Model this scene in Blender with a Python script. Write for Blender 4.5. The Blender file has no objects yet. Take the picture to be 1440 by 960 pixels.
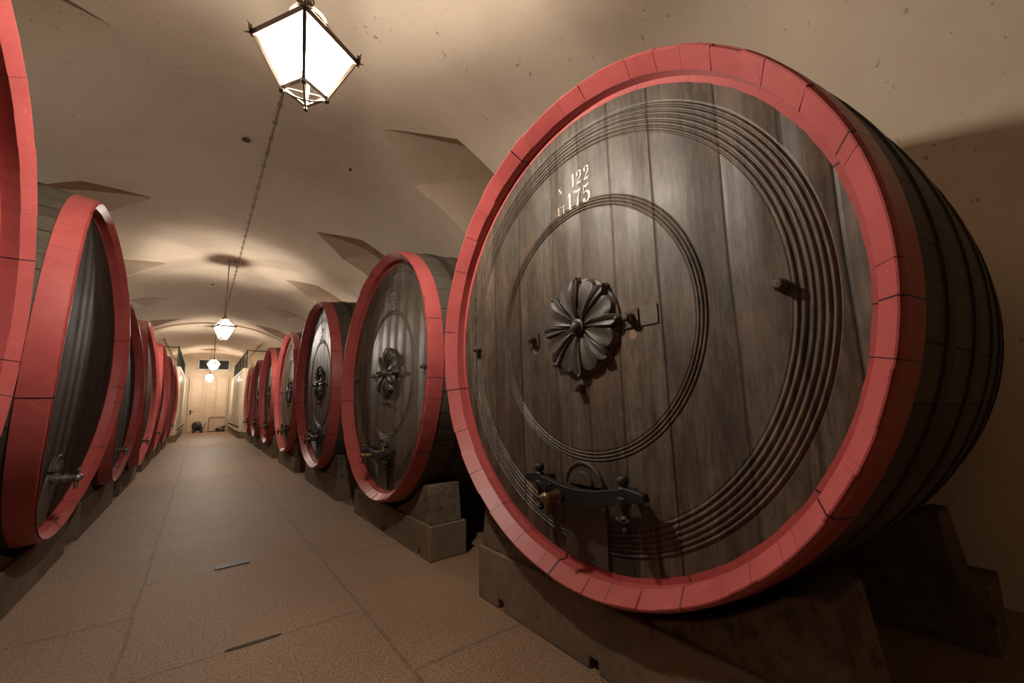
import bpy, math, random
from mathutils import Vector, Matrix
random.seed(7)
PI = math.pi
U = 1.4                      # one unit below = 1.4 m (a cask's rim radius); floor at z = -1
C = bpy.context.scene.collection
sc = bpy.context.scene

# ------------------------------------------------------------------ objects
def W(x, y, z): return Vector((x * U, y * U, (z + 1) * U))

def tag(o, label=None, cat=None, group=None, kind=None):
    if label: o['label'] = label
    if cat: o['category'] = cat
    if group: o['group'] = group
    if kind: o['kind'] = kind
    return o

def empty(name, p, rot=(0, 0, 0), **k):
    o = bpy.data.objects.new(name, None); C.objects.link(o)
    o.location = p; o.rotation_euler = rot; o.empty_display_size = .1
    return tag(o, **k)

def copy_tree(o, parent=None):
    c = o.copy(); C.objects.link(c); c.parent = parent
    for ch in list(o.children): copy_tree(ch, c)
    return c

class MB:
    """collects shapes (in units) and links them as ONE mesh object"""
    def __init__(s): s.v = []; s.f = []
    def add(s, vs, fs):
        n = len(s.v); s.v += [tuple(v) for v in vs]; s.f += [tuple(i + n for i in f) for f in fs]; return s
    def box(s, c, d, M=None):
        vs = [Vector((c[0] + d[0] / 2 * a, c[1] + d[1] / 2 * b, c[2] + d[2] / 2 * e)) for a in (-1, 1) for b in (-1, 1) for e in (-1, 1)]
        if M: vs = [M @ v for v in vs]
        return s.add(vs, [(0, 1, 3, 2), (4, 6, 7, 5), (0, 4, 5, 1), (2, 3, 7, 6), (0, 2, 6, 4), (1, 5, 7, 3)])
    def lathe(s, prof, n=32, M=None, cap=False):
        """profile of (axial, radius) spun about +x"""
        vs = []; fs = []
        for a, r in prof:
            for k in range(n):
                t = 2 * PI * k / n; vs.append(Vector((a, r * math.cos(t), r * math.sin(t))))
        m = len(prof)
        for i in range(m - 1):
            for k in range(n):
                k2 = (k + 1) % n
                fs.append((i * n + k, (i + 1) * n + k, (i + 1) * n + k2, i * n + k2))
        if cap:
            fs.append(tuple(range(n))); fs.append(tuple(range((m - 1) * n + n - 1, (m - 1) * n - 1, -1)))
        if M: vs = [M @ v for v in vs]
        return s.add(vs, fs)
    def ball(s, c, r, n=12, sq=(1, 1, 1)):
        pr = [(-math.cos(PI * i / n), max(1e-4, math.sin(PI * i / n))) for i in range(n + 1)]
        return s.lathe(pr, n + 4, Matrix.Translation(c) @ Matrix.Diagonal((r * sq[0], r * sq[1], r * sq[2], 1)))
    def cyl(s, a, b, r, n=12, r2=None):
        a = Vector(a); b = Vector(b); d = b - a; q = d.to_track_quat('X', 'Z').to_matrix().to_4x4()
        return s.lathe([(0, r), (d.length, r if r2 is None else r2)], n, Matrix.Translation(a) @ q, True)
    def rod(s, a, b, w, h=None):
        a = Vector(a); b = Vector(b); d = b - a
        q = d.to_track_quat('X', 'Z').to_matrix().to_4x4()
        return s.box((d.length / 2, 0, 0), (d.length, w, h or w), Matrix.Translation(a) @ q)
    def tube(s, pts, r, n=8, closed=False):
        pts = [Vector(p) for p in pts]; N = len(pts); vs = []; fs = []; up = Vector((.13, .31, .94))
        rr = r if isinstance(r, (list, tuple)) else [r] * N
        for i, p in enumerate(pts):
            t = (pts[(i + 1) % N] - pts[i - 1]) if closed else (pts[min(i + 1, N - 1)] - pts[max(i - 1, 0)])
            t.normalize(); a = t.cross(up).normalized(); b = a.cross(t)
            for k in range(n):
                an = 2 * PI * k / n; vs.append(p + (a * math.cos(an) + b * math.sin(an)) * rr[i])
        for i in range(N if closed else N - 1):
            j = (i + 1) % N
            for k in range(n):
                k2 = (k + 1) % n; fs.append((i * n + k, i * n + k2, j * n + k2, j * n + k))
        if not closed: fs += [tuple(range(n - 1, -1, -1)), tuple(range((N - 1) * n, N * n))]
        return s.add(vs, fs)
    def prism(s, poly, a, b, axis='x', M=None):
        """2-D polygon extruded along an axis (polygon in the other two, in cyclic order)"""
        def pt(p, q, t): return {'x': (t, p, q), 'y': (p, t, q), 'z': (p, q, t)}[axis]
        n = len(poly); vs = [Vector(pt(p, q, a)) for p, q in poly] + [Vector(pt(p, q, b)) for p, q in poly]
        fs = [tuple(range(n)), tuple(range(2 * n - 1, n - 1, -1))] + [(i, i + n, (i + 1) % n + n, (i + 1) % n) for i in range(n)]
        if M: vs = [M @ v for v in vs]
        return s.add(vs, fs)
    def build(s, name, mat, parent=None, loc=None, smooth=35, off=(0, 0, 0), bevel=0, warp=0, **k):
        if warp:        # cask ends are not flat: their sides stand forward of top and bottom
            s.v = [(v[0] + warp * (v[2] * v[2] - v[1] * v[1]) * max(0, 1 - max(0, v[0]) / .6), v[1], v[2]) for v in s.v]
        me = bpy.data.meshes.new(name)
        me.from_pydata([((v[0] + off[0]) * U, (v[1] + off[1]) * U, (v[2] + off[2]) * U) for v in s.v], [], s.f)
        import bmesh
        bm = bmesh.new(); bm.from_mesh(me); bmesh.ops.recalc_face_normals(bm, faces=bm.faces); bm.to_mesh(me); bm.free()
        me.materials.append(mat)
        if smooth:
            for p in me.polygons: p.use_smooth = True
            me.set_sharp_from_angle(angle=math.radians(smooth))
        o = bpy.data.objects.new(name, me); C.objects.link(o)
        if parent: o.parent = parent
        if loc is not None: o.location = loc
        if bevel:
            b = o.modifiers.new('bevel', 'BEVEL'); b.width = bevel * U; b.segments = 2; b.limit_method = 'ANGLE'
        return tag(o, **k)

# ------------------------------------------------------------------ materials
class NT:
    def __init__(s, name):
        s.m = bpy.data.materials.new(name); s.m.use_nodes = True; s.t = s.m.node_tree; s.t.nodes.clear()
        s.out = s.n('ShaderNodeOutputMaterial')
    def n(s, typ, **k):
        nd = s.t.nodes.new(typ)
        for a, v in k.items(): setattr(nd, a, v)
        return nd
    def put(s, sock, v):
        if hasattr(v, 'outputs'): v = v.outputs[0]
        if isinstance(v, bpy.types.NodeSocket): s.t.links.new(v, sock)
        elif isinstance(v, (tuple, list)) and len(v) == 3 and sock.type == 'RGBA': sock.default_value = (*v, 1)
        else: sock.default_value = v
    def math(s, op, a, b=None, c=None, clamp=False):
        nd = s.n('ShaderNodeMath', operation=op, use_clamp=clamp)
        for i, v in enumerate((a, b, c)):
            if v is not None: s.put(nd.inputs[i], v)
        return nd.outputs[0]
    def obj(s): 
        return s.n('ShaderNodeTexCoord').outputs['Object']
    def xyz(s, v):
        nd = s.n('ShaderNodeSeparateXYZ'); s.put(nd.inputs[0], v); return nd.outputs
    def vmul(s, v, k):
        nd = s.n('ShaderNodeVectorMath', operation='MULTIPLY'); s.put(nd.inputs[0], v); nd.inputs[1].default_value = k; return nd.outputs[0]
    def vadd(s, v, k):
        nd = s.n('ShaderNodeVectorMath', operation='ADD'); s.put(nd.inputs[0], v); s.put(nd.inputs[1], k); return nd.outputs[0]
    def noise(s, v, scale, detail=4, rough=.55, dist=0):
        nd = s.n('ShaderNodeTexNoise'); s.put(nd.inputs['Vector'], v); nd.inputs['Scale'].default_value = scale
        nd.inputs['Detail'].default_value = detail; nd.inputs['Roughness'].default_value = rough; nd.inputs['Distortion'].default_value = dist
        return nd.outputs[0]
    def ramp(s, f, stops, interp='LINEAR'):
        nd = s.n('ShaderNodeValToRGB'); s.put(nd.inputs[0], f); cr = nd.color_ramp; cr.interpolation = interp
        while len(cr.elements) < len(stops): cr.elements.new(.5)
        for e, (p, c) in zip(cr.elements, sorted(stops, key=lambda q: q[0])):
            e.position = p; e.color = (c, c, c, 1) if not isinstance(c, tuple) else (*c, 1)
        return nd.outputs[0]
    def mix(s, f, a, b, typ='MIX'):
        nd = s.n('ShaderNodeMix', data_type='RGBA', blend_type=typ)
        s.put(nd.inputs[0], f); s.put(nd.inputs[6], a); s.put(nd.inputs[7], b); return nd.outputs[2]
    def rand_shift(s, v, k=17.):
        oi = s.n('ShaderNodeObjectInfo'); r = s.math('MULTIPLY', oi.outputs['Random'], k)
        return s.vadd(v, r)
    def bump(s, h, strength=.3, dist=.01, prev=None):
        nd = s.n('ShaderNodeBump'); nd.inputs['Strength'].default_value = strength; nd.inputs['Distance'].default_value = dist
        s.put(nd.inputs['Height'], h)
        if prev: s.put(nd.inputs['Normal'], prev)
        return nd.outputs[0]
    def pbr(s, color, rough=.6, metal=0, normal=None, spec=.5, coat=0):
        b = s.n('ShaderNodeBsdfPrincipled')
        s.put(b.inputs['Base Color'], color); s.put(b.inputs['Roughness'], rough); s.put(b.inputs['Metallic'], metal)
        b.inputs['Specular IOR Level'].default_value = spec; b.inputs['Coat Weight'].default_value = coat
        if normal is not None: s.put(b.inputs['Normal'], normal)
        s.t.links.new(b.outputs[0], s.out.inputs[0]); return s.m

def simple(name, col, rough=.6, metal=0, var=.25, scale=14, bump=.25, spec=.5):
    t = NT(name); o = t.rand_shift(t.obj()); n = t.noise(o, scale, 5, .6)
    dark = tuple(c * (1 - var) for c in col); lite = tuple(min(1, c * (1 + var)) for c in col)
    c = t.mix(t.ramp(n, [(.3, 0.), (.7, 1.)]), dark, lite)
    return t.pbr(c, t.math('ADD', t.math('MULTIPLY', n, .2), rough - .1), metal, t.bump(t.noise(o, scale * 4, 4), bump, .004), spec)

def lines(t, f, stops_at, w):
    st = [(0., 1.)]
    for q in sorted(stops_at): st += [(q - w * 1.6, 1.), (q - w * .4, 0.), (q + w * .4, 0.), (q + w * 1.6, 1.)]
    return t.ramp(f, st)

def stave_angle(t, o, n=52):
    """0..1 saw along the staves round the cask's axis, cask centre one unit above the origin"""
    x, y, z = t.xyz(o)
    a = t.math('DIVIDE', t.math('ARCTAN2', t.math('SUBTRACT', z, U), y), 2 * PI)
    a = t.math('ADD', a, .5)
    wob = t.n('ShaderNodeTexNoise', noise_dimensions='1D'); t.put(wob.inputs['W'], t.math('MULTIPLY', a, 11.)); wob.inputs['Scale'].default_value = 1.7
    aa = t.math('ADD', t.math('MULTIPLY', a, float(n)), t.math('MULTIPLY', wob.outputs[0], 2.6))
    return a, aa, t.math('FRACT', aa), t.math('FLOOR', aa)

def mat_red():
    t = NT('red_paint'); o = t.obj()
    a, aa, fr, fl = stave_angle(t, o)
    wn = t.n('ShaderNodeTexWhiteNoise', noise_dimensions='1D'); t.put(wn.inputs['W'], fl)
    crack = t.math('LESS_THAN', t.math('ABSOLUTE', t.math('SUBTRACT', fr, .5)), t.math('MULTIPLY', t.math('POWER', wn.outputs[0], 3.), .03))
    n1 = t.noise(t.rand_shift(o), 3.5, 5, .6); n2 = t.noise(t.rand_shift(o), 38, 4, .6)
    base = t.mix(t.ramp(n1, [(.3, 0.), (.7, 1.)]), (.365, .066, .063), (.455, .092, .087))
    base = t.mix(t.math('MULTIPLY', t.math('SUBTRACT', wn.outputs[0], .5), .35, clamp=True), base, (.34, .060, .060))
    base = t.mix(t.ramp(n2, [(.62, 0.), (.72, .35)]), base, (.66, .22, .19))
    c = t.mix(crack, base, (.03, .008, .008))
    return t.pbr(c, .42, 0, t.bump(t.math('SUBTRACT', t.math('MULTIPLY', n2, .35), crack), .35, .006), .45)

def mat_staves():
    t = NT('old_stave_wood'); o = t.obj()
    a, aa, fr, fl = stave_angle(t, o)
    wn = t.n('ShaderNodeTexWhiteNoise', noise_dimensions='1D'); t.put(wn.inputs['W'], fl)
    g = t.noise(t.rand_shift(t.vmul(o, (1.2, 14, 14))), 2.2, 6, .6, .4); n1 = t.noise(t.rand_shift(o), 2.2, 4)
    base = t.mix(wn.outputs[0], (.062, .050, .036), (.105, .086, .062))
    base = t.mix(t.ramp(g, [(.35, 0.), (.75, .7)]), base, (.035, .028, .021))
    base = t.mix(t.ramp(n1, [(.4, 0.), (.75, .5)]), base, (.115, .100, .078))
    e = t.math('MINIMUM', fr, t.math('SUBTRACT', 1., fr)); gap = t.math('LESS_THAN', e, .022)
    c = t.mix(gap, base, (.012, .010, .008))
    return t.pbr(c, .62, 0, t.bump(t.math('SUBTRACT', t.math('MULTIPLY', g, .5), gap), .5, .008), .3)

SEAMS = [.805, .62, .405, .16, -.02, -.19, -.375, -.62, -.785, -.89]
def mat_head(name, k=1.0, rg=.42):
    t = NT(name); o = t.obj(); x, y, z = t.xyz(o)
    f = t.math('ADD', t.math('DIVIDE', y, 2 * U), .5)
    f = t.math('ADD', f, t.math('MULTIPLY', t.math('SUBTRACT', t.noise(t.vmul(o, (1, .2, 1)), .9, 1), .5), .008))
    pos = [q / 2 + .5 for q in SEAMS]
    s1 = lines(t, f, pos[:5], .0017); s2 = lines(t, f, pos[5:], .0017)
    seam = t.math('SUBTRACT', 1., t.math('MULTIPLY', s1, s2))
    vals = [.75, .35, .62, .30, .72, .42, .85, .55, .22, .68, .45]
    tint = t.ramp(f, [(0, vals[0])] + [(p, v) for p, v in zip(sorted(pos), vals[1:])], 'CONSTANT')
    og = t.rand_shift(o)
    g = t.noise(t.vmul(og, (1, 13, .8)), 3.2, 7, .62, .5); g2 = t.noise(t.vmul(og, (1, 5, .35)), 1.6, 4, .5); n1 = t.noise(og, 2.1, 4)
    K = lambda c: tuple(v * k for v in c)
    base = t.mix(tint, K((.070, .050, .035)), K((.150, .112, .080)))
    base = t.mix(t.ramp(g, [(.40, 0.), (.66, .75)]), base, K((.036, .026, .018)))
    base = t.mix(t.ramp(g2, [(.46, 0.), (.70, .6)]), base, K((.185, .140, .100)))
    base = t.mix(t.ramp(n1, [(.48, 0.), (.72, .6)]), base, K((.045, .034, .026)))
    g3 = t.noise(t.vmul(og, (1, 4.5, 1)), 9, 6, .7, .3); g4 = t.noise(t.vmul(og, (1, 1.6, 1)), 1.25, 5, .65, .6)
    base = t.mix(t.ramp(g3, [(.44, 0.), (.60, .55)]), base, K((.030, .022, .016)))
    base = t.mix(t.ramp(g3, [(.30, .5), (.42, 0.)]), base, K((.19, .145, .105)))
    base = t.mix(t.ramp(g4, [(.52, 0.), (.68, .55)]), base, K((.155, .098, .060)))
    base = t.mix(t.ramp(g4, [(.32, .6), (.46, 0.)]), base, K((.040, .030, .023)))
    # dark wine stains running down from the tap
    dz = t.math('SUBTRACT', .42 * U, z); st = t.ramp(dz, [(0., 0.), (.22, 1.)])
    drip = t.ramp(t.math('SUBTRACT', t.noise(t.vmul(o, (1, 16, 1.1)), 1., 3), t.math('MULTIPLY', t.math('ABSOLUTE', t.math('ADD', y, .06)), .55)), [(.26, 0.), (.36, 1.)])
    base = t.mix(t.math('MULTIPLY', st, t.math('MULTIPLY', drip, .8)), base, K((.020, .016, .013)))
    if k == 1.0:                    # worn bare wood under the two square bolts
        for py, pz, r in ((-.252, -.066, .030), (.300, -.062, .026)):
            dy = t.math('MULTIPLY', t.math('SUBTRACT', y, py * U), 1 / (r * .8 * U)); dzz = t.math('MULTIPLY', t.math('SUBTRACT', z, (1 + pz) * U), 1 / (r * U))
            rr = t.math('ADD', t.math('ADD', t.math('MULTIPLY', dy, dy), t.math('MULTIPLY', dzz, dzz)), t.math('MULTIPLY', g3, .8))
            base = t.mix(t.ramp(rr, [(.70, .8), (1., 0.)]), base, (.27, .165, .10))
    c = t.mix(seam, base, (.008, .006, .005))
    rough = t.ramp(n1, [(.3, rg), (.7, rg + .16)])
    sp = sorted(pos); cup = [(0, 0.)]
    for a, b in zip([0] + sp, sp + [1]): cup += [((a + b) / 2, 1.), (b, 0.)]
    cp = t.ramp(f, cup, 'EASE')
    nb = t.bump(cp, .6, .012)
    return t.pbr(c, rough, 0, t.bump(t.math('SUBTRACT', t.math('MULTIPLY', g, .35), seam), .45, .006, nb), .36)

def mat_plaster(name='vault_plaster', lite=(.84, .69, .535), dark=(.72, .58, .44)):
    t = NT(name); o = t.obj()
    n1 = t.noise(o, .55, 5, .6, .6); n2 = t.noise(o, 2.6, 5, .6, .3); n3 = t.noise(o, 11, 5, .65)
    c = t.mix(t.ramp(n1, [(.3, 0.), (.7, 1.)]), dark, lite)
    c = t.mix(t.ramp(n2, [(.35, .0), (.75, .5)]), c, (.87, .735, .585))
    c = t.mix(t.ramp(n3, [(.65, 0.), (.70, .65)]), c, (.24, .17, .11))
    return t.pbr(c, .85, 0, t.bump(t.math('ADD', t.math('MULTIPLY', n2, 1.), t.math('MULTIPLY', n3, .3)), .28, .03), .25)

def mat_floor():
    t = NT('stone_slab_floor'); o = t.obj(); x, y, z = t.xyz(o)
    wob = t.math('MULTIPLY', t.math('SUBTRACT', t.noise(o, 2.2, 5, .7), .5), .06)
    xx = t.math('ADD', x, wob); yy = t.math('ADD', y, wob)
    def near(v, p, w): return t.math('LESS_THAN', t.math('ABSOLUTE', t.math('SUBTRACT', v, p)), w)
    j = None
    for p in (-.197 * U, .717 * U):
        q = near(xx, p, .011); j = q if j is None else t.math('MAXIMUM', j, q)
    def cross(off, per):
        fr = t.math('FRACT', t.math('DIVIDE', t.math('SUBTRACT', yy, off * U - per * U / 2), per * U))
        return t.math('LESS_THAN', t.math('ABSOLUTE', t.math('SUBTRACT', fr, .5)), .0065)
    l = t.math('LESS_THAN', xx, -.197 * U); r = t.math('GREATER_THAN', xx, .717 * U)
    mid = t.math('SUBTRACT', t.math('SUBTRACT', 1., l), r)
    j = t.math('MAXIMUM', j, t.math('MULTIPLY', l, cross(2.89, 1.43)))
    j = t.math('MAXIMUM', j, t.math('MULTIPLY', mid, cross(2.24, 1.11)))
    j = t.math('MAXIMUM', j, t.math('MULTIPLY', r, cross(1.63, 1.45)))
    n1 = t.noise(o, .8, 5, .6); n2 = t.noise(o, 9, 6, .7); n3 = t.noise(o, 75, 4, .75)
    c = t.mix(t.ramp(n1, [(.3, 0.), (.7, 1.)]), (.300, .182, .106), (.385, .240, .142))
    c = t.mix(t.ramp(n2, [(.35, 0.), (.7, .6)]), c, (.46, .300, .180))
    c = t.mix(t.ramp(n3, [(.46, 0.), (.60, .85)]), c, (.115, .070, .041))
    j = t.math('MULTIPLY', j, t.ramp(n2, [(.3, .85), (.62, .25)]))
    c = t.mix(j, c, (.10, .068, .045))
    h = t.math('SUBTRACT', t.math('ADD', t.math('MULTIPLY', n3, 1.3), t.math('MULTIPLY', n2, .5)), j)
    return t.pbr(c, t.ramp(n2, [(.3, .34), (.7, .55)]), 0, t.bump(h, .75, .012), .32)

def mat_stone(name, a, b, patch, amt=.6):
    t = NT(name); o = t.rand_shift(t.obj()); n1 = t.noise(o, 2.2, 6, .65, .4); n2 = t.noise(o, 17, 5, .65)
    c = t.mix(t.ramp(n1, [(.32, 0.), (.68, 1.)]), a, b)
    c = t.mix(t.ramp(n2, [(.52, 0.), (.66, amt)]), c, patch)
    return t.pbr(c, .82, 0, t.bump(t.math('ADD', n1, t.math('MULTIPLY', n2, .5)), .5, .015), .3)

def mat_glass(name='frosted_lantern_glass', fr=.10):
    t = NT(name)
    tr = t.n('ShaderNodeBsdfTransparent'); tl = t.n('ShaderNodeBsdfTranslucent'); tl.inputs[0].default_value = (.93, .93, .92, 1)
    gl = t.n('ShaderNodeBsdfGlossy'); gl.inputs['Roughness'].default_value = .1
    m = t.n('ShaderNodeMixShader'); m.inputs[0].default_value = fr
    t.t.links.new(tr.outputs[0], m.inputs[1]); t.t.links.new(tl.outputs[0], m.inputs[2])
    m2 = t.n('ShaderNodeMixShader'); m2.inputs[0].default_value = .03
    t.t.links.new(m.outputs[0], m2.inputs[1]); t.t.links.new(gl.outputs[0], m2.inputs[2])
    t.t.links.new(m2.outputs[0], t.out.inputs[0]); return t.m

def mat_bulb(strength, col=(1, .90, .77)):
    t = NT('lit_bulb'); e = t.n('ShaderNodeEmission'); e.inputs[0].default_value = (*col, 1); e.inputs[1].default_value = strength
    t.t.links.new(e.outputs[0], t.out.inputs[0]); return t.m

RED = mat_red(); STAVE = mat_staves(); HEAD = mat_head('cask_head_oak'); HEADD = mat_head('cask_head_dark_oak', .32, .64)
IRON = simple('black_iron', (.030, .027, .024), .5, .55, .3, 18, .3)
HOOP = simple('dark_hoop_iron', (.030, .025, .020), .6, .2, .3, 16, .3)
PATCH = simple('oak_patch', (.115, .088, .064), .6, 0, .25, 9, .2)
CARVED = simple('carved_dark_oak', (.058, .045, .034), .5, 0, .35, 9, .3)
RUST = simple('rusty_bolt', (.075, .050, .036), .6, .3, .3, 20, .4)
BRASS = simple('aged_brass', (.22, .155, .075), .38, .9, .3, 15, .2)
STEEL = simple('dull_tap_steel', (.27, .25, .21), .4, .8, .2, 15, .2)
WHITEP = simple('white_lettering', (.74, .68, .60), .8, 0, .12, 30, .1)
WHITEF = simple('faded_lettering', (.36, .31, .26), .8, 0, .25, 30, .1)
PLASTER = mat_plaster(); WALLM = PLASTER
FLOOR = mat_floor()
STONE = mat_stone('grey_block_stone', (.150, .104, .069), (.235, .168, .113), (.095, .066, .045), .5)
ROUGH = mat_stone('rough_wedge_stone', (.090, .066, .047), (.21, .155, .105), (.040, .030, .022), .8)
CREAM = simple('cream_vat_paint', (.66, .56, .40), .35, 0, .06, 3, .1)
DOORP = simple('cream_door_paint', (.58, .45, .32), .5, 0, .06, 3, .1)
GREEN = simple('dark_green_rail_paint', (.045, .055, .038), .5, .2, .2, 12, .1)
LAMPM = simple('bronze_lantern_metal', (.15, .112, .080), .5, .35, .2, 20, .15)
PIPE = simple('galvanised_conduit', (.30, .235, .175), .55, .3, .2, 15, .2)
GLASS = mat_glass(); GLASSR = mat_glass('clear_roof_glass', .03); BULB = mat_bulb(2150.)
DARKGLASS = simple('dark_window_glass', (.035, .035, .034), .12, 0, .1, 3, .02)
RUBBER = simple('black_rubber', (.025, .022, .020), .55, 0, .3, 12, .2)
COPPER = simple('brown_pipe', (.17, .085, .045), .4, .6, .2, 10, .1)
SOCKET = simple('white_socket', (.6, .57, .52), .5)
DRAIN = simple('drain_iron', (.055, .055, .055), .55, .5, .25, 20, .3)
HOLE = simple('dark_hole_rim', (.055, .040, .028), .8, 0, .3, 12, .2)
BLUE = simple('dull_machine_paint', (.045, .047, .050), .45, .3, .3, 12, .2)

# ------------------------------------------------------------------ room
XC, HW, ZS, RISE = .28, 2.76, .70, 1.95
XL, XR, Y0, Y1 = XC - HW, XC + HW, -7.0, 24.2
LUN = [3.5, 6.3, 9.1, 11.9, 14.7]; LW, LZ, LR = .49, 2.37, .17
RIBS = [(15.45, 15.8)]
def vz(d): return ZS + RISE * math.sqrt(max(0, 1 - (d / HW) ** 2))

def vault_rows():
    rows = []                           # (y, tunnel z or None, drop)
    ys = [Y0 + i * .5 for i in range(int((Y1 - Y0) / .5) + 1)] + [Y1]
    for y in ys:
        if any(abs(y - c) < LW + .02 for c in LUN) or any(a - .02 < y < b + .02 for a, b in RIBS): continue
        rows.append((y, 0, None, 0))
    for c in LUN:
        n = 20
        for i in range(n + 1):
            s = -1 + 2 * i / n
            rows.append((c + s * LW, 1, LZ + LR * (1 - abs(s) ** 1.2), 0))
        rows.append((c - LW, 0, None, 0)); rows.append((c + LW, 2, None, 0))
    for a, b in RIBS:
        rows += [(a, 0, None, 0), (a, 1, None, .045), ((a + b) / 2, 0, None, .045), (b, 1, None, .045), (b, 2, None, 0)]
    return sorted(rows, key=lambda r: (r[0], r[1]))

def build_ceiling():
    rows = vault_rows(); M = MB(); NA, NB = 16, 26; per = 2 * (NA + NB) + 1; edge = []
    phc = math.asin(math.sqrt(1 - ((LZ - ZS) / RISE) ** 2))
    vs = []
    for y, o, zt, dr in rows:
        if zt is None: pg = phc
        else: pg = math.asin(math.sqrt(1 - ((zt - ZS) / RISE) ** 2))
        ph = [pg * i / NA for i in range(NA + 1)] + [pg + (PI / 2 - pg) * i / NB for i in range(1, NB + 1)]
        half = []
        for k, p in enumerate(ph):
            z = ZS + RISE * math.cos(p)
            if zt is not None and k > NA: z = max(z, zt + .40 * HW * (math.sin(p) - math.sin(pg)))
            half.append((HW * math.sin(p), z - dr))
        line = [(XC - d, z) for d, z in reversed(half)] + [(XC + d, z) for d, z in half[1:]]
        edge.append((y, half[-1][1]))
        vs += [(x, y, z) for x, z in line]
    fs = []
    for i in range(len(rows) - 1):
        for k in range(per - 1): fs.append((i * per + k, i * per + k + 1, (i + 1) * per + k + 1, (i + 1) * per + k))
    M.add(vs, fs)
    M.build('ceiling', PLASTER, smooth=11, off=(0, 0, 1), kind='structure')
    for nm, x, s in (('wall_left', XL, -1), ('wall_right', XR, 1)):
        m = MB(); v = []; f = []
        for y, z in edge: v += [(x, y, -1), (x, y, -1 + (z + 1) * .5), (x, y, z)]
        for i in range(len(edge) - 1):
            if abs(edge[i + 1][0] - edge[i][0]) < 1e-6: continue
            for k in (0, 1): f.append((i * 3 + k, i * 3 + 3 + k, i * 3 + 4 + k, i * 3 + 1 + k))
        m.add(v, f).build(nm, WALLM, smooth=0, off=(0, 0, 1), kind='structure')
    for nm, y, mt in (('wall_back', Y1, DOORP), ('wall_front', Y0, WALLM)):
        m = MB(); pts = [(XL, -1)] + [(XC + HW * math.sin(a), ZS + RISE * math.cos(a)) for a in [(-90 + 180 * i / 40) * PI / 180 for i in range(41)]] + [(XR, -1)]
        m.prism(pts, y, y + (.12 if y > 0 else -.12), 'y').build(nm, mt, smooth=0, off=(0, 0, 1), kind='structure')
build_ceiling()
m = MB(); m.box((XC, (Y0 + Y1) / 2, -.05), (2 * HW, Y1 - Y0, .1)); m.build('floor', FLOOR, smooth=0, kind='structure')

# ------------------------------------------------------------------ casks
LEN, BUL = 1.8, .06
def rad(x): t = x / LEN; return 1 + 4 * BUL * t * (1 - t)
OFF = (0, 0, 1)                     # cask centre one unit above its own origin

def rim_mesh(bx=.057, br=.948):
    m = MB(); n = 52; sub = 4; rng = random.Random(3)
    prof0 = [(.105, rad(.105) + .004), (.055, rad(.05) + .004), (.010, rad(0) + .003), (.006, .990), (.0, .9945), (.0, .990), (bx, br), (HX, br)]
    ring = []; ang = []
    cuts = sorted((i + rng.uniform(-.22, .22)) / n for i in range(n))
    for i in range(n):
        a = cuts[i]; b = cuts[(i + 1) % n] + (1 if i == n - 1 else 0)
        j = 1 if HX > .1 else .35; dx = rng.uniform(-.0035, .0035) * j; dr = rng.uniform(-.003, .002) * j
        for k in range(sub + 1):
            t = (a + (b - a) * k / sub) * 2 * PI
            ring.append([(x + (dx if x < .06 else 0), r + (dr if 3 <= q <= 5 else 0), t) for q, (x, r) in enumerate(prof0)])
    vs = [(x, r * math.cos(t), r * math.sin(t)) for R in ring for x, r, t in R]
    P = len(prof0); N = len(ring); fs = []
    for i in range(N):
        j = (i + 1) % N
        for k in range(P - 1): fs.append((i * P + k, i * P + k + 1, j * P + k + 1, j * P + k))
    return m.add(vs, fs)

def staves_mesh():
    m = MB(); pr = [(.10, .962)] + [(.095 + (LEN - .19) * i / 24, rad(.095 + (LEN - .19) * i / 24)) for i in range(25)]
    pr += [(LEN - .003, 1.0), (LEN, .995), (LEN, .95), (LEN - .09, .945)]
    m.lathe(pr, 128); m.lathe([(LEN - .09, .946), (LEN - .095, .5), (LEN - .095, .001)], 64)
    return m

def hoop_mesh(x, w=.055):
    m = MB(); e = .007
    return m.lathe([(x - w / 2, rad(x - w / 2) - .002), (x - w / 2, rad(x - w / 2) + e), (x + w / 2, rad(x + w / 2) + e), (x + w / 2, rad(x + w / 2) - .002)], 112)

HX = .102                           # depth of the head behind the rim's edge
def head_mesh(carved=True):
    rs = [.0005, .1, .2, .3, .4, .48]
    def h(r):
        v = 0
        if not carved: return 0
        for c, a, w in [(.776, .0045, .007), (.794, .006, .008), (.812, .0045, .007), (.829, .006, .008), (.846, .0045, .007), (.862, .005, .006),
                        (.505, .003, .005), (.518, .0035, .005), (.531, .003, .005)]:
            v += a * math.exp(-((r - c) / w) ** 2)
        for c, w in ((.770, .003), (.785, .003), (.803, .003), (.8205, .003), (.8375, .003), (.854, .003), (.869, .003), (.499, .002), (.5115, .002), (.5245, .002), (.5375, .002)):
            v -= .0035 * math.exp(-((r - c) / w) ** 2)
        return v
    rs += [.490 + .0016 * i for i in range(37)] + [.58, .66, .73] + [.76 + .0017 * i for i in range(71)] + [.9, .958]
    m = MB(); m.lathe([(HX - h(r), r) for r in sorted(rs)], 160)
    return m

def margin_mesh(br=.948):                  # the red paint that runs from the rim onto the head's edge
    m = MB(); n = 160; rng = random.Random(5); vs = []; fs = []; w = .02
    for k in range(n):
        t = 2 * PI * k / n; r = br - w + rng.uniform(-.0015, .0015)
        for rr, x in ((r, HX - .001), (br + .0005, HX - .002)): vs.append((x, rr * math.cos(t), rr * math.sin(t)))
    for k in range(n): a, b = 2 * k, 2 * ((k + 1) % n); fs.append((a, a + 1, b + 1, b))
    return m.add(vs, fs)

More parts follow.
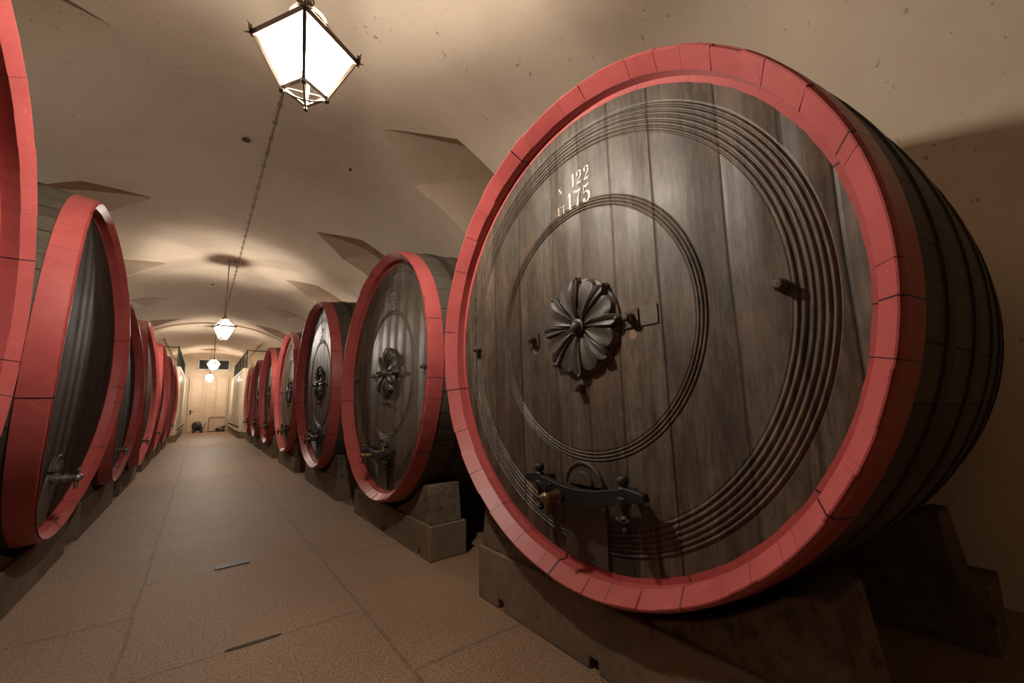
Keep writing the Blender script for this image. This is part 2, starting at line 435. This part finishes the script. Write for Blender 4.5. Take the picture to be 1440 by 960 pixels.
def rosette_mesh():
    m = MB(); x0 = HX
    m.lathe([(x0, .203), (x0 - .008, .203), (x0 - .012, .197), (x0 - .012, .02)], 48)
    def petal(a, hw, rmax, lift, ridge):
        nu, nv = 12, 8; vs = []; fs = []
        for i in range(nu + 1):
            u = i / nu
            for j in range(nv + 1):
                v = -1 + 2 * j / nv
                w = hw * (.42 + .58 * math.sin(min(1, u * 1.25) * PI / 2))
                r = .022 + (rmax * (1 - .16 * abs(v) ** 2.2) - .022) * u
                t = a + v * w
                h = .014 + lift * math.sin(u * PI * .78) * (1 - .25 * (1 - v * v)) + ridge * (abs(v) ** 4) * u * .6 - ridge * math.exp(-(v / .16) ** 2) * .8 * u
                if i == nu or abs(v) == 1: h = .004 if i == nu else h - .010
                vs.append((x0 - h, r * math.cos(t), r * math.sin(t)))
        for i in range(nu):
            for j in range(nv): q = i * (nv + 1) + j; fs.append((q, q + 1, q + nv + 2, q + nv + 1))
        m.add(vs, fs)
    for k in range(8): petal(2 * PI * (k + .5) / 8, .30, .206, .024, .004)
    for k in range(8): petal(2 * PI * k / 8, .15, .216, .034, .010)
    for k in range(8):              # curled tips over the narrow petals
        t = 2 * PI * k / 8; m.ball((x0 - .024, .200 * math.cos(t), .200 * math.sin(t)), .012, 8)
    m.ball((x0 - .030, 0, 0), .026, 10); m.lathe([(x0 - .01, .036), (x0 - .03, .034), (x0 - .034, .026)], 20)
    return m

def bolt_mesh(y, z, sq):
    m = MB()
    if sq: m.box((HX - .003, y, z - .003), (.006, .062, .066))
    m.lathe([(HX + .002, .018), (HX - .012, .019), (HX - .022, .015), (HX - .034, .016), (HX - .042, .011), (HX - .043, .001)], 10, Matrix.Translation((0, y, z)))
    m.box((HX - .028, y - .003, z - .006), (.012, .030, .016))
    return m

def patch_mesh(): return MB().box((HX - .002, -.325, -.006), (.005, .070, .068))

def clamp_mesh():                   # bowed iron cross bar held by two upright screws
    m = MB(); xo = .032
    top = [(-.305, -.604), (-.235, -.594), (-.15, -.612), (-.09, -.625), (.0, -.632), (.09, -.625), (.16, -.612), (.235, -.594), (.295, -.604)]
    bot = [(.30, -.63), (.235, -.645), (.16, -.668), (.10, -.69), (0, -.695), (-.10, -.69), (-.15, -.668), (-.235, -.645), (-.31, -.63)]
    m.prism(top + bot, xo - .016, xo + .016, 'x')
    for s in (-1, 1):
        m.cyl((HX, s * .215, -.62), (xo, s * .215, -.62), .016, 10)
    return m

def screw_mesh(s):
    m = MB(); x, y = .030, s * .218
    M = Matrix.Translation((x, y, 0)) @ Matrix.Rotation(-PI / 2, 4, 'Y')
    m.lathe([(-.748, .003), (-.744, .012), (-.732, .014), (-.722, .008), (-.712, .009), (-.706, .020), (-.694, .021), (-.686, .012), (-.66, .014), (-.655, .024), (-.63, .024), (-.622, .012), (-.603, .011), (-.598, .019), (-.588, .011)], 14, M)
    m.ball((x, y, -.573), .0205, 10)
    pts = [(x - .012, y + s * .022 * 0 - .03 + .06 * i / 10, -.706 + .010 * ((i - 5) / 5) ** 2) for i in range(11)]
    m.tube(pts, .007, 8)
    m.box((x, y + s * .045, -.612), (.014, .050, .016)); m.ball((x, y + s * .072, -.618), .013, 8)
    return m

def tap_mesh():
    m = MB()
    m.cyl((HX, .075, -.668), (-.035, .095, -.668), .020, 14); m.cyl((.055, .082, -.668), (.035, .085, -.668), .031, 14)
    m.cyl((.012, .088, -.668), (.0, .089, -.668), .027, 14); m.ball((-.045, .097, -.668), .024, 10); m.cyl((-.04, .096, -.67), (-.05, .098, -.73), .012, 10, .009)
    return m
def tap_handle_mesh():
    return MB().cyl((-.045, .097, -.648), (-.045, .097, -.620), .007, 8).rod((-.045, .062, -.618), (-.045, .132, -.618), .010)

def hatch_mesh():
    m = MB(); n = 14
    m.prism([(.136, -.915), (.142, -.70), (.112, -.64), (-.070, -.64), (-.082, -.70), (-.078, -.922)], HX - .012, HX + .01, 'x')
    arc = [(.018 + .094 * math.cos(PI * i / n), -.628 + .086 * math.sin(PI * i / n)) for i in range(n + 1)]
    m.prism(arc, HX - .018, HX + .01, 'x')
    m.tube([(HX - .018, p, q) for p, q in arc], .007, 8)
    m.prism([(.018 + .055 * math.cos(PI * i / n), -.625 + .052 * math.sin(PI * i / n)) for i in range(n + 1)], HX - .034, HX, 'x')
    return m

# --- painted numerals drawn as polygons: thick uprights and thin hairlines, stencil style
def stroke(m, pts, w, x, sx, ox, oz):
    """ribbon of varying width on the head; local a runs to the viewer's right (= -y)"""
    L = []; Rr = []
    for i, (a, b) in enumerate(pts):
        p0 = pts[max(i - 1, 0)]; p1 = pts[min(i + 1, len(pts) - 1)]
        dx, dz = p1[0] - p0[0], p1[1] - p0[1]; l = math.hypot(dx, dz) or 1
        nx, nz = -dz / l, dx / l; ww = w[i] if isinstance(w, (list, tuple)) else w
        L.append((a + nx * ww / 2, b + nz * ww / 2)); Rr.append((a - nx * ww / 2, b - nz * ww / 2))
    P = L + Rr[::-1]; n = len(pts)
    vs = [(xx, -(ox + a * sx), oz + b * sx) for xx in (x, x + .0012) for a, b in P]
    N = 2 * n; fs = []
    for i in range(n - 1):
        fs.append((i, i + 1, N - 2 - i, N - 1 - i)); fs.append((N + i, N + i + 1, N + N - 2 - i, N + N - 1 - i))
    for i in range(N): fs.append((i, (i + 1) % N, N + (i + 1) % N, N + i))
    m.add(vs, fs)
def arcp(cx, cz, rx, rz, a0, a1, n=9): return [(cx + rx * math.cos(math.radians(a0 + (a1 - a0) * i / n)), cz + rz * math.sin(math.radians(a0 + (a1 - a0) * i / n))) for i in range(n + 1)]
GLY = {
 '1': (.42, [([(.23, .06), (.23, .98)], .17), ([(.06, .82), (.14, .90), (.20, .98)], [.03, .06, .08]), ([(.08, .02), (.38, .02)], .05)]),
 '2': (.62, [(arcp(.30, .73, .19, .24, 170, 20), [.11, .12, .09, .05, .04, .05, .09, .14, .16, .17]), ([(.49, .74), (.44, .52), (.26, .28), (.08, .06)], [.17, .13, .06, .04]), ([(.06, .05), (.24, .10), (.40, .07), (.54, .16)], [.06, .15, .17, .03]), (arcp(.16, .72, .055, .07, 0, 350), .07)]),
 '7': (.58, [([(.05, .72), (.08, .95), (.25, .86), (.42, .90), (.55, .98)], [.04, .10, .16, .13, .05]), ([(.53, .92), (.36, .55), (.30, .06)], [.04, .08, .17]), ([(.16, .02), (.44, .02)], .05)]),
 '5': (.62, [([(.13, .98), (.12, .58)], .05), ([(.13, .95), (.30, .88), (.52, 1.0)], [.08, .17, .05]), (arcp(.28, .33, .23, .28, 140, -120), [.03, .05, .08, .14, .18, .18, .15, .10, .06, .05]), (arcp(.14, .17, .06, .07, 0, 350), .08)]),
 'N': (.80, [([(.14, .02), (.14, .95)], .06), ([(.10, .96), (.40, .45), (.62, .03)], [.16, .20, .16]), ([(.62, .05), (.62, .98)], .06), ([(.02, .02), (.27, .02)], .05), ([(.50, .98), (.76, .98)], .05)]),
 'E': (.62, [([(.16, .02), (.16, .98)], .17), ([(.16, .97), (.54, .97), (.55, .80)], .06), ([(.16, .5), (.42, .5)], .06), ([(.16, .03), (.54, .03), (.57, .22)], .06)]),
 'T': (.66, [([(.33, .02), (.33, .98)], .17), ([(.03, .76), (.05, .97), (.61, .97), (.63, .76)], .06), ([(.18, .02), (.48, .02)], .05)]),
}
def number_mesh(s, a, z, h, gap=.06):
    m = MB()
    for ch in s:
        w, st = GLY[ch]
        for pts, ww in st: stroke(m, pts, ww, HX - .0022, h, a, z)
        a += (w + gap) * h
    return m
NUMBERS = [('122', -.025, .628, .063), ('175', -.052, .527, .081), ('N', -.105, .625, .034), ('ET', -.112, .530, .038)]

def make_cask(kind, wp):
    """origin on the cask's lowest rim point, face towards local -x"""
    root = empty('wine_cask', (0, 0, 0))
    global HX
    bx, br, HX = (.057, .948, .102) if kind == 'right' else (.032, .957, .082)
    rim = rim_mesh(bx, br).build('painted_rim', RED, root, off=OFF, warp=wp, smooth=28, label='red painted rim of the cask')
    margin_mesh(br).build('paint_edge', RED, rim, off=OFF, warp=wp)
    staves_mesh().build('staves', STAVE, root, off=OFF, warp=wp)
    for x in (.275, .525, .79, LEN - .79, LEN - .525, LEN - .275): hoop_mesh(x).build('hoop', HOOP, root, off=OFF, warp=wp)
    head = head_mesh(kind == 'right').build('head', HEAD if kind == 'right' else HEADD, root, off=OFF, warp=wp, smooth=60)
    if kind == 'right':
        rosette_mesh().build('carved_rosette', CARVED, root, off=OFF, warp=wp, smooth=40)
        for y, z, sq in ((.773, -.003, 0), (.300, -.012, 1), (-.250, -.004, 1), (-.747, -.006, 0), (.014, -.247, 0)):
            bolt_mesh(y, z, sq).build('iron_bolt', RUST, root, off=OFF, warp=wp)
        patch_mesh().build('wood_patch', PATCH, root, off=OFF, warp=wp)
        clamp_mesh().build('clamp_bar', IRON, root, off=OFF, warp=wp, bevel=.003)
        for s in (-1, 1): screw_mesh(s).build('clamp_screw', IRON, root, off=OFF, warp=wp)
        tp = tap_mesh().build('tap', BRASS, root, off=OFF, warp=wp, label='brass tap')
        tap_handle_mesh().build('tap_handle', IRON, tp, off=OFF, warp=wp)
        hatch_mesh().build('hatch', CARVED, root, off=OFF, warp=wp, bevel=.002)
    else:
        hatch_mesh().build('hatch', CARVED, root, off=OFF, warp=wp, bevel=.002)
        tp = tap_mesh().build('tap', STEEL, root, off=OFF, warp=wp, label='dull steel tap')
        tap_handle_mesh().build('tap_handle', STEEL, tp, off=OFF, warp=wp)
    return root

FR, FL = 1.1405, -.568
# y, z of the face's centre, tilt, x, size, label
right = [(1.168, .297, 0, 1.1405, 1, 'largest nearest red-rimmed cask on the right, white numbers 122 and 175'),
         (3.386, .268, .025, 1.140, 1, 'second red-rimmed cask on the right, behind the largest, faded numbers'),
         (5.70, .294, -.015, 1.108, 1.03, 'third red-rimmed cask on the right, pale reflection on its head'),
         (8.15, .284, -.005, 1.142, 1.02, 'fourth red-rimmed cask from the front in the right row'),
         (10.65, .290, -.01, 1.138, 1.04, 'fifth red-rimmed cask from the front in the right row'),
         (12.95, .28, 0, 1.145, 1, 'sixth red-rimmed cask from the front, second from the right cream vats'),
         (15.15, .28, 0, 1.145, 1, 'last red-rimmed cask on the right, next to the cream vats')]
left = [(1.355, .295, .02, -.55, 1, 'nearest left cask, mostly cut off by the left edge, curved red rim only'),
        (3.634, .295, .036, -.548, 1, 'second left cask, dark head, steel tap, wide red rim'),
        (5.70, .233, -.022, -.590, .90, 'third red-rimmed cask on the left, narrow slice behind the wide-rimmed one'),
        (7.80, .268, -.023, -.587, 1, 'fourth red-rimmed cask from the front in the left row'),
        (10.3, .27, 0, -.585, 1, 'fifth left cask, beyond a wide dark gap in the row'),
        (12.7, .27, 0, -.585, 1, 'sixth red-rimmed cask from the front in the left row'),
        (15.0, .27, 0, -.585, 1, 'last red-rimmed cask on the left, in front of the cream vats')]
protoR = make_cask('right', .012); protoL = make_cask('left', 0); protoM = make_cask('left', .047)
HX = .102
GR, GL = 'casks in the right row', 'casks in the left row'
for rows, proto, side in ((right, protoR, 1), (left, protoL, -1)):
    for i, (y, z, tilt, fx, size, lab) in enumerate(rows):
        o = proto if i == 0 else protoM if (side < 0 and i == 1) else copy_tree(protoM if side < 0 else proto)
        o.rotation_euler = (0, tilt * side, 0 if side > 0 else PI)
        # tilt turns about the origin (bottom): keep the centre of the face where it was measured
        o.location = W(fx - tilt * size, y, z - size); o.scale = (size,) * 3
        tag(o, lab, 'cask', GR if side > 0 else GL)
        if side > 0 and i < 2:
            for q in NUMBERS:
                number_mesh(*q).build('painted_number' if q[0][0] == '1' else 'painted_letters', WHITEP if i == 0 else WHITEF, o, off=OFF, warp=.012, smooth=0, label=('white painted %s' if i == 0 else 'faded painted %s') % q[0])

# ------------------------------------------------------------------ stone blocks and wedges under the casks
def block_mesh(w, notch, h=.262):
    P = [(-w, -1)]
    for a in notch: P += [(a - .022, -1), (a - .022, -.955), (a + .022, -.955), (a + .022, -1)]
    P += [(w, -1), (w, -1 + h), (-w, -1 + h)]
    return MB().prism(P, 0, .27, 'x')
def wedge_mesh(s, cz, rr, top=-.738):
    """stone wedge on the block, its curved side against the cask"""
    pts = [(.80, top), (.765, cz - math.sqrt(rr * rr - .765 ** 2))]
    a1, a0 = math.asin(.765 / rr), math.asin(.24 / rr)
    pts += [(rr * math.sin(a1 + (a0 - a1) * i / 8), max(top + .001, cz - rr * math.cos(a1 + (a0 - a1) * i / 8))) for i in range(1, 9)]
    pts += [(.24, top)]
    hi = max(p[1] for p in pts); cut = min(hi, top + .245)
    # level the outer corner
    pts = [(a, min(b, cut)) for a, b in pts]
    return MB().prism([(s * a, b) for a, b in pts], .015, .245, 'x')
ordn = ['nearest', 'second', 'third', 'fourth', 'fifth', 'sixth', 'last']
for rows, side, bx in ((right, 1, 1.236), (left, -1, -.712)):
    word = 'right' if side > 0 else 'left'
    for i, (y, z, tilt, fx, size, lab) in enumerate(rows):
        rot = (0, 0, 0 if side > 0 else PI)
        depth = abs(bx - fx)
        rr = size * max(rad(d / size) for d in (depth, depth + .135, depth + .27)) + .004
        top = z - rr - max(0, tilt * side) * (depth + .27)                     # the cask lies on the block
        o = block_mesh(.82, (-.64, .02, .62) if side > 0 else (-.5, .6), top + 1).build('support_block', STONE, smooth=0, off=(0, 0, 1), bevel=.006)
        o.location = W(bx, y, -1); o.rotation_euler = rot
        tag(o, 'long low grey stone block under the %s cask of the %s row' % (ordn[i], word), 'stone block', 'stone blocks under the %s casks' % word)
        for s in (-1, 1):
            wd = wedge_mesh(s, z, rr + .006, top).build('stone_wedge', ROUGH, smooth=25, off=(0, 0, 1), bevel=.006)
            wd.location = W(bx, y, -1); wd.rotation_euler = rot
            near = (s * side < 0)
            tag(wd, 'rough stone wedge at the %s side of the %s %s cask' % ('near' if near else 'far', ordn[i], word), 'stone wedge', 'stone wedges beside the %s casks' % word)
# rear block and wedge of the first right cask, seen in the dark by the wall
o = block_mesh(.88, (), .297 - rad(1.33) - .006 + 1).build('rear_block', ROUGH, smooth=0, off=(0, 0, 1), bevel=.006, label='dark stone block on the floor by the right wall under the nearest cask', cat='stone block')
o.location = W(2.47, 1.155, -1)
for s in (-1, 1):
    wd = wedge_mesh(s, .297, rad(1.33) + .012, .297 - rad(1.33) - .006).build('rear_wedge', ROUGH, smooth=25, off=(0, 0, 1), bevel=.006)
    wd.location = W(2.47, 1.155, -1)
    tag(wd, 'dark rear stone wedge by the wall, %s side of nearest right cask' % ('near' if s < 0 else 'far'), 'stone wedge')

# ------------------------------------------------------------------ lanterns
def make_lantern(ceil):
    """origin at the lantern's bottom ring; local z up; corners on the x and y axes"""
    root = empty('hanging_lantern', (0, 0, 0))
    zb, zt, zr, zc = .0, .200, .330, .385; db, dt, dr = .080, .186, .066
    cor = lambda d, k: (d * math.cos(PI / 2 * k), d * math.sin(PI / 2 * k))
    m = MB(); w = .0125
    for k in range(4):
        a, b = cor(db, k), cor(db, k + 1); A, B = cor(dt, k), cor(dt, k + 1); p, q = cor(dr, k), cor(dr, k + 1)
        m.rod((*a, zb), (*b, zb), w, .006); m.rod((*A, zt), (*B, zt), w * 1.1, .026); m.rod((*p, zr), (*q, zr), w, .012)
        m.rod((*a, zb), (*A, zt), w); m.rod((*A, zt), (*p, zr), w * .9)
    m.build('frame', LAMPM, root, smooth=0)
    for k in range(4):
        a, b = cor(db, k), cor(db, k + 1); A, B = cor(dt, k), cor(dt, k + 1); p, q = cor(dr, k), cor(dr, k + 1)
        MB().add([(*a, zb), (*b, zb), (*B, zt), (*A, zt)], [(0, 1, 2, 3)]).build('glass_pane', GLASS, root, smooth=0)
        MB().add([(*A, zt), (*B, zt), (*q, zr), (*p, zr)], [(0, 1, 2, 3)]).build('roof_pane', GLASSR, root, smooth=0)
    for k in range(4):
        x, y = cor(db, k); MB().ball((x, y, zb - .013), .0105, 8).build('corner_ball', LAMPM, root)
        x, y = cor(dt, k); c, s = cor(1, k); m = MB()
        m.box((x + c * .008, y + s * .008, zt + .008), (.012 + .04 * abs(s), .012 + .04 * abs(c), .012))
        for j, (t, h) in enumerate(((-.020, .026), (-.010, .034), (.0, .040), (.010, .034), (.020, .026))):
            bx, by = x + c * .008 - s * t, y + s * .008 + c * t
            m.cyl((bx, by, zt + .006), (bx + c * .012, by + s * .012, zt + .006 + h), .0042, 6, .0006)
        m.cyl((x, y, zt), (x + c * .032, y + s * .032, zt - .002), .006, 6, .001)
        m.build('corner_crown', LAMPM, root)
    for k in (0, 1):
        c, s = cor(1, k); m = MB()
        m.tube([(c * .078 * math.cos(t), s * .078 * math.cos(t), zb - .030 * math.sin(t)) for t in [PI * i / 16 for i in range(17)]], .0038, 6)
        m.build('bottom_scroll', LAMPM, root)
    for k in range(2):
        c, s = cor(1, k); MB().rod((-c * .078, -s * .078, zb + .002), (c * .078, s * .078, zb + .002), .005).build('bottom_bar', LAMPM, root, smooth=0)
    m = MB(); M = Matrix.Rotation(-PI / 2, 4, 'Y')
    m.lathe([(zr - .004, .062), (zr + .004, .072), (zr + .014, .060), (zr + .03, .045), (zr + .042, .028), (zc, .016), (zc + .02, .014), (zc + .024, .002)], 16, M)
    m.build('cap', LAMPM, root)
    m = MB(); n = 12
    m.tube([(.016 * math.cos(2 * PI * i / n), 0, zc + .034 + .016 * math.sin(2 * PI * i / n)) for i in range(n)], .004, 6, True)
    m.cyl((0, 0, zc + .048), (0, 0, ceil - .012), .009, 10); m.cyl((0, 0, ceil - .02), (0, 0, ceil + .01), .035, 14)
    m.build('hanging_rod', PIPE, root)
    MB().cyl((0, 0, zr), (0, 0, .175), .008, 8).cyl((0, 0, .180), (0, 0, .150), .018, 12).build('socket', SOCKET, root)
    MB().ball((0, 0, .118), .036, 12, (1, 1, 1.15)).build('bulb', BULB, root)
    return root
LX, LZ0 = .250, 1.236
lamps = [(1.66, 'largest lit square lantern hanging overhead near the camera'), (8.75, 'second lit lantern down the aisle, its rod meeting the vault'),
         (16.0, 'third lit lantern, in front of the dark window panes'), (22.6, 'smallest farthest lit lantern by the end wall')]
protoA = make_lantern(vz(.03) - LZ0)
for i, (y, lab) in enumerate(lamps):
    o = protoA if i == 0 else copy_tree(protoA)
    o.location = W(LX, y, LZ0); o.rotation_euler = (0, 0, math.radians((-13, -30, 10, 0, 5)[i]))
    tag(o, lab, 'lantern', 'lanterns along the aisle')

# ------------------------------------------------------------------ ceiling conduit and holes
cx = .385; zc = vz(cx - XC) - .017
root = empty('electric_conduit', W(cx, 12, zc), label='thin conduit with clips running along the crown of the vault', cat='conduit')
MB().cyl((0, -18, 0), (0, 3.4, 0), .0095, 8).build('pipe', PIPE, root)
for k in range(48):
    y = -10.5 + k * .29
    MB().box((0, y, .006), (.036, .020, .020)).build('clip', PIPE, root, smooth=0)
for k, y in enumerate((1.55 - 12, 8.72 - 12)):
    MB().box((-.03, y, .004), (.10, .07, .032)).build('junction_box', PIPE, root, smooth=0)
def hole(x, y, r, lab):
    z = vz(abs(x - XC)); m = MB(); M = Matrix.Translation((0, 0, 0)) @ Matrix.Rotation(PI / 2, 4, 'Y')
    m.cyl((0, 0, -.010), (0, 0, .02), r * .9, 22).tube([(r * math.cos(2 * PI * i / 24), r * math.sin(2 * PI * i / 24), -.008) for i in range(24)], r * .12, 6, True)
    m.build('ceiling_vent', HOLE, loc=W(x, y, z), label=lab, cat='vent hole')
hole(.19, 4.56, .034, 'dark round vent hole in the vault left of the conduit')
hole(1.14, 4.36, .016, 'tiny dark hole in the vault beside the right recess')
hole(.04, 10.6, .028, 'small dark hole in the vault above the second lantern')

# ------------------------------------------------------------------ floor drain
d = MB(); d.box((0, 0, .002), (.185, .082, .006))
o = d.build('floor_drain', DRAIN, loc=W(.235, 3.40, -1), smooth=0, label='grey metal drain plate set in the aisle floor', cat='drain')
o.rotation_euler = (0, 0, math.radians(4))
d = MB(); d.prism([(-.10, -.004), (.0, -.012), (.10, -.006), (.11, .006), (0, .012), (-.09, .010)], 0, .003, 'z')
d.build('floor_slot', HOLE, loc=W(.25, 2.245, -1), smooth=0, label='thin dark gap in the slab joint nearest the camera', cat='floor gap')

# ------------------------------------------------------------------ cream vats and railings at the far end
def make_vat(w):
    root = empty('cream_vat', (0, 0, 0))
    m = MB(); m.box((.75, 0, 1.20), (1.5, w - .02, 2.40)); m.box((.75, 0, 2.40), (1.56, w - .005, .05)); m.build('body', CREAM, root, smooth=0, bevel=.012)
    MB().box((.72, 0, .11), (1.56, w - .004, .22)).build('plinth', STONE, root, smooth=0)
    for y in (-w / 2 + .05, -w / 4 + .02, .0, w / 4 - .02, w / 2 - .05): MB().box((-.014, y, 1.30), (.035, .055, 2.15)).build('rib', CREAM, root, smooth=0)
    m = MB(); m.prism([(.2 + .15 * math.cos(t), .62 + .16 * math.sin(t)) for t in [2 * PI * i / 20 for i in range(20)]], -.035, .0, 'x'); m.build('manhole_door', STEEL, root)
    m = MB(); m.cyl((0, -.2, .36), (-.10, -.2, .36), .02, 10); m.cyl((-.08, -.2, .36), (-.08, -.2, .42), .008, 8); m.box((-.08, -.2, .43), (.012, .09, .014)); m.build('valve', IRON, root)
    return root
vw = 1.68; vy = [17.25 + vw * (k + .5) for k in range(4)]
vproto = None
for side, x0, word in ((1, 1.165, 'right'), (-1, -.62, 'left')):
    for k, y in enumerate(vy):
        o = make_vat(vw) if vproto is None else (vproto if False else copy_tree(vproto))
        if vproto is None: vproto = o
        o.location = W(x0, y, -1); o.rotation_euler = (0, 0, 0 if side > 0 else PI)
        tag(o, 'tall cream ribbed vat, %s along the %s side of the far end' % (('first', 'second', 'third', 'last')[k], word), 'vat', 'cream vats at the far end')
    # railing on the vats
    y0, y1 = vy[0] - vw / 2, vy[-1] + vw / 2 - .1
    root = empty('walkway_railing', W(x0 + .06 * side, y0, 1.425), label='dark green railing on top of the %s cream vats' % word, cat='railing')
    m = MB(); m.rod((0, 0, .62), (0, y1 - y0, .62), .03); m.rod((0, 0, .08), (0, y1 - y0, .08), .02); m.build('handrail', GREEN, root, smooth=0)
    for k in range(5):
        y = (y1 - y0) * k / 4; MB().rod((0, y, 0), (0, y, .66), .04).build('post', GREEN, root, smooth=0)
    for k in range(26):
        y = (y1 - y0) * (k + .5) / 26; MB().rod((0, y, .08), (0, y, .62), .012).build('baluster', GREEN, root, smooth=0)
    MB().rod((0, 0, .62), (side * 1.2, 0, .62), .03).rod((side * 1.2, 0, 0), (side * 1.2, 0, .64), .04).build('end_rail', GREEN, root, smooth=0)
    # wine pipes along the vat fronts
    if side > 0:
        for z, lab in ((-.47, 'upper brown wine pipe along the right vats'), (-.74, 'lower brown wine pipe along the right vats')):
            MB().cyl((0, 0, 0), (0, y1 - y0 - .1, 0), .016, 8).build('wine_pipe', COPPER, loc=W(x0 - .095, y0 + .05, z), label=lab, cat='pipe')

# ------------------------------------------------------------------ end wall
YE = Y1 - .002
def door(name, x0, x1, z1, panels, lab):
    root = empty(name, W((x0 + x1) / 2, YE, -1), kind='structure'); w = x1 - x0; h = z1 + 1
    m = MB()
    for s in (-1, 1): m.box((s * (w / 2 + .025), -.03, h / 2), (.05, .06, h))
    m.box((0, -.03, h + .025), (w + .1, .06, .05)); m.build('frame', DOORP, root, smooth=0)
    lw = w / panels
    for k in range(panels):
        x = -w / 2 + lw * (k + .5); m = MB(); m.box((x, -.012, h / 2), (lw - .015, .024, h - .01))
        for a, b in ((.06, .36), (.42, .95)):
            m.box((x, -.03, h * (a + b) / 2), (lw * .72, .016, h * (b - a) * .92))
        m.build('leaf', DOORP, root, smooth=0, bevel=.004)
    return root
d1 = door('door_1', -.40, .06, 1.48, 1, 'a')
m = MB(); m.box((-.17, -.035, .90), (.05, .03, .20)); m.rod((-.17, -.06, .95), (-.06, -.06, .95), .022); m.cyl((-.17, -.01, .95), (-.17, -.06, .95), .015, 8); m.build('handle', IRON, d1)
door('door_2', .16, .97, 1.48, 2, 'b')
root = empty('window_1', W(.41, YE, 2.11), kind='structure')
m = MB()
for x in (-.60, -.19, .15, .60): m.box((x, -.025, 0), (.06, .05, .48))
for z in (-.24, .24): m.box((0, -.025, z), (1.26, .05, .06))
m.build('frame', SOCKET, root, smooth=0)
MB().box((0, -.008, 0), (1.2, .012, .46)).build('pane', DARKGLASS, root, smooth=0)
m = MB(); m.tube([(0, 0, 0), (0, 0, .56), (.02, 0, .60), (.06, 0, .62), (.62, 0, .62)], .014, 8)
m.build('water_pipe', COPPER, loc=W(.37, YE - .08, -.97), label='thin brown pipe rising from the floor and turning along the end wall', cat='pipe')
# pump on a small cart
root = empty('pump_cart', W(-.04, 23.35, -1), label='black wine pump on wheels in front of the end wall', cat='pump')
m = MB(); m.lathe([(-.13, .02), (-.13, .15), (-.10, .185), (.10, .185), (.13, .15), (.13, .02)], 20, Matrix.Translation((-.02, 0, .30)) @ Matrix.Rotation(.5, 4, 'Z')); m.build('drum', BLUE, root)
MB().box((.02, 0, .10), (.34, .22, .03)).rod((.17, 0, .10), (.30, 0, .42), .025).box((.30, 0, .42), (.03, .2, .025)).build('frame', IRON, root, smooth=0)
for x in (-.12, .15):
    for y in (-.13, .13): MB().cyl((x, y - .015, .065), (x, y + .015, .065), .064, 14).build('wheel', RUBBER, root)
m = MB(); m.cyl((.12, -.02, .2), (.24, -.02, .2), .05, 12); m.cyl((.12, -.02, .11), (.12, -.02, .22), .03, 10); m.build('motor', BLUE, root)
# loose hose
rng = random.Random(4); pts = []
for i in range(120):
    t = i / 119; a = t * 2 * PI * 4.2
    pts.append((.80 + .20 * math.cos(a) * (.55 + .45 * t), 23.45 + .12 * math.sin(a), -.965 + .20 * t * (.5 + .5 * math.cos(a * .5)) + .02 * math.sin(a * 3)))
pts = [(.36 + .44 * i / 14 , 23.28 + .03 * math.sin(i * .7), -.972) for i in range(15)] + pts
m = MB(); x0, y0, z0 = .75, 23.4, -1
m.tube([(x - x0, y - y0, z - z0) for x, y, z in pts], .022, 8).build('coiled_hose', RUBBER, loc=W(x0, y0, z0), label='black hose heaped on the floor beside the right vats', cat='hose')

# ------------------------------------------------------------------ camera, world, view
cam = bpy.data.cameras.new('camera'); co = bpy.data.objects.new('camera', cam); C.objects.link(co)
yaw, pitch, roll, fpx = .645597420, .145679659, -.0254518432, 579.699
F = Vector((math.sin(yaw) * math.cos(pitch), math.cos(yaw) * math.cos(pitch), math.sin(pitch)))
R0 = Vector((math.cos(yaw), -math.sin(yaw), 0)); U0 = R0.cross(F)
R = R0 * math.cos(roll) + U0 * math.sin(roll); UP = -R0 * math.sin(roll) + U0 * math.cos(roll)
M = Matrix((R, UP, -F)).transposed().to_4x4(); M.translation = W(0, 0, 0)
co.matrix_world = M
cam.sensor_width = 36; cam.sensor_fit = 'HORIZONTAL'; cam.lens = fpx / 1440 * 36; cam.clip_start = .02; cam.clip_end = 200
sc.camera = co
w = bpy.data.worlds.new('world'); sc.world = w; w.use_nodes = True
w.node_tree.nodes['Background'].inputs[0].default_value = (0, 0, 0, 1)
sc.view_settings.view_transform = 'Standard'; sc.view_settings.look = 'None'
sc.view_settings.gamma = 1; sc.view_settings.use_curve_mapping = False; sc.view_settings.exposure = 0.0
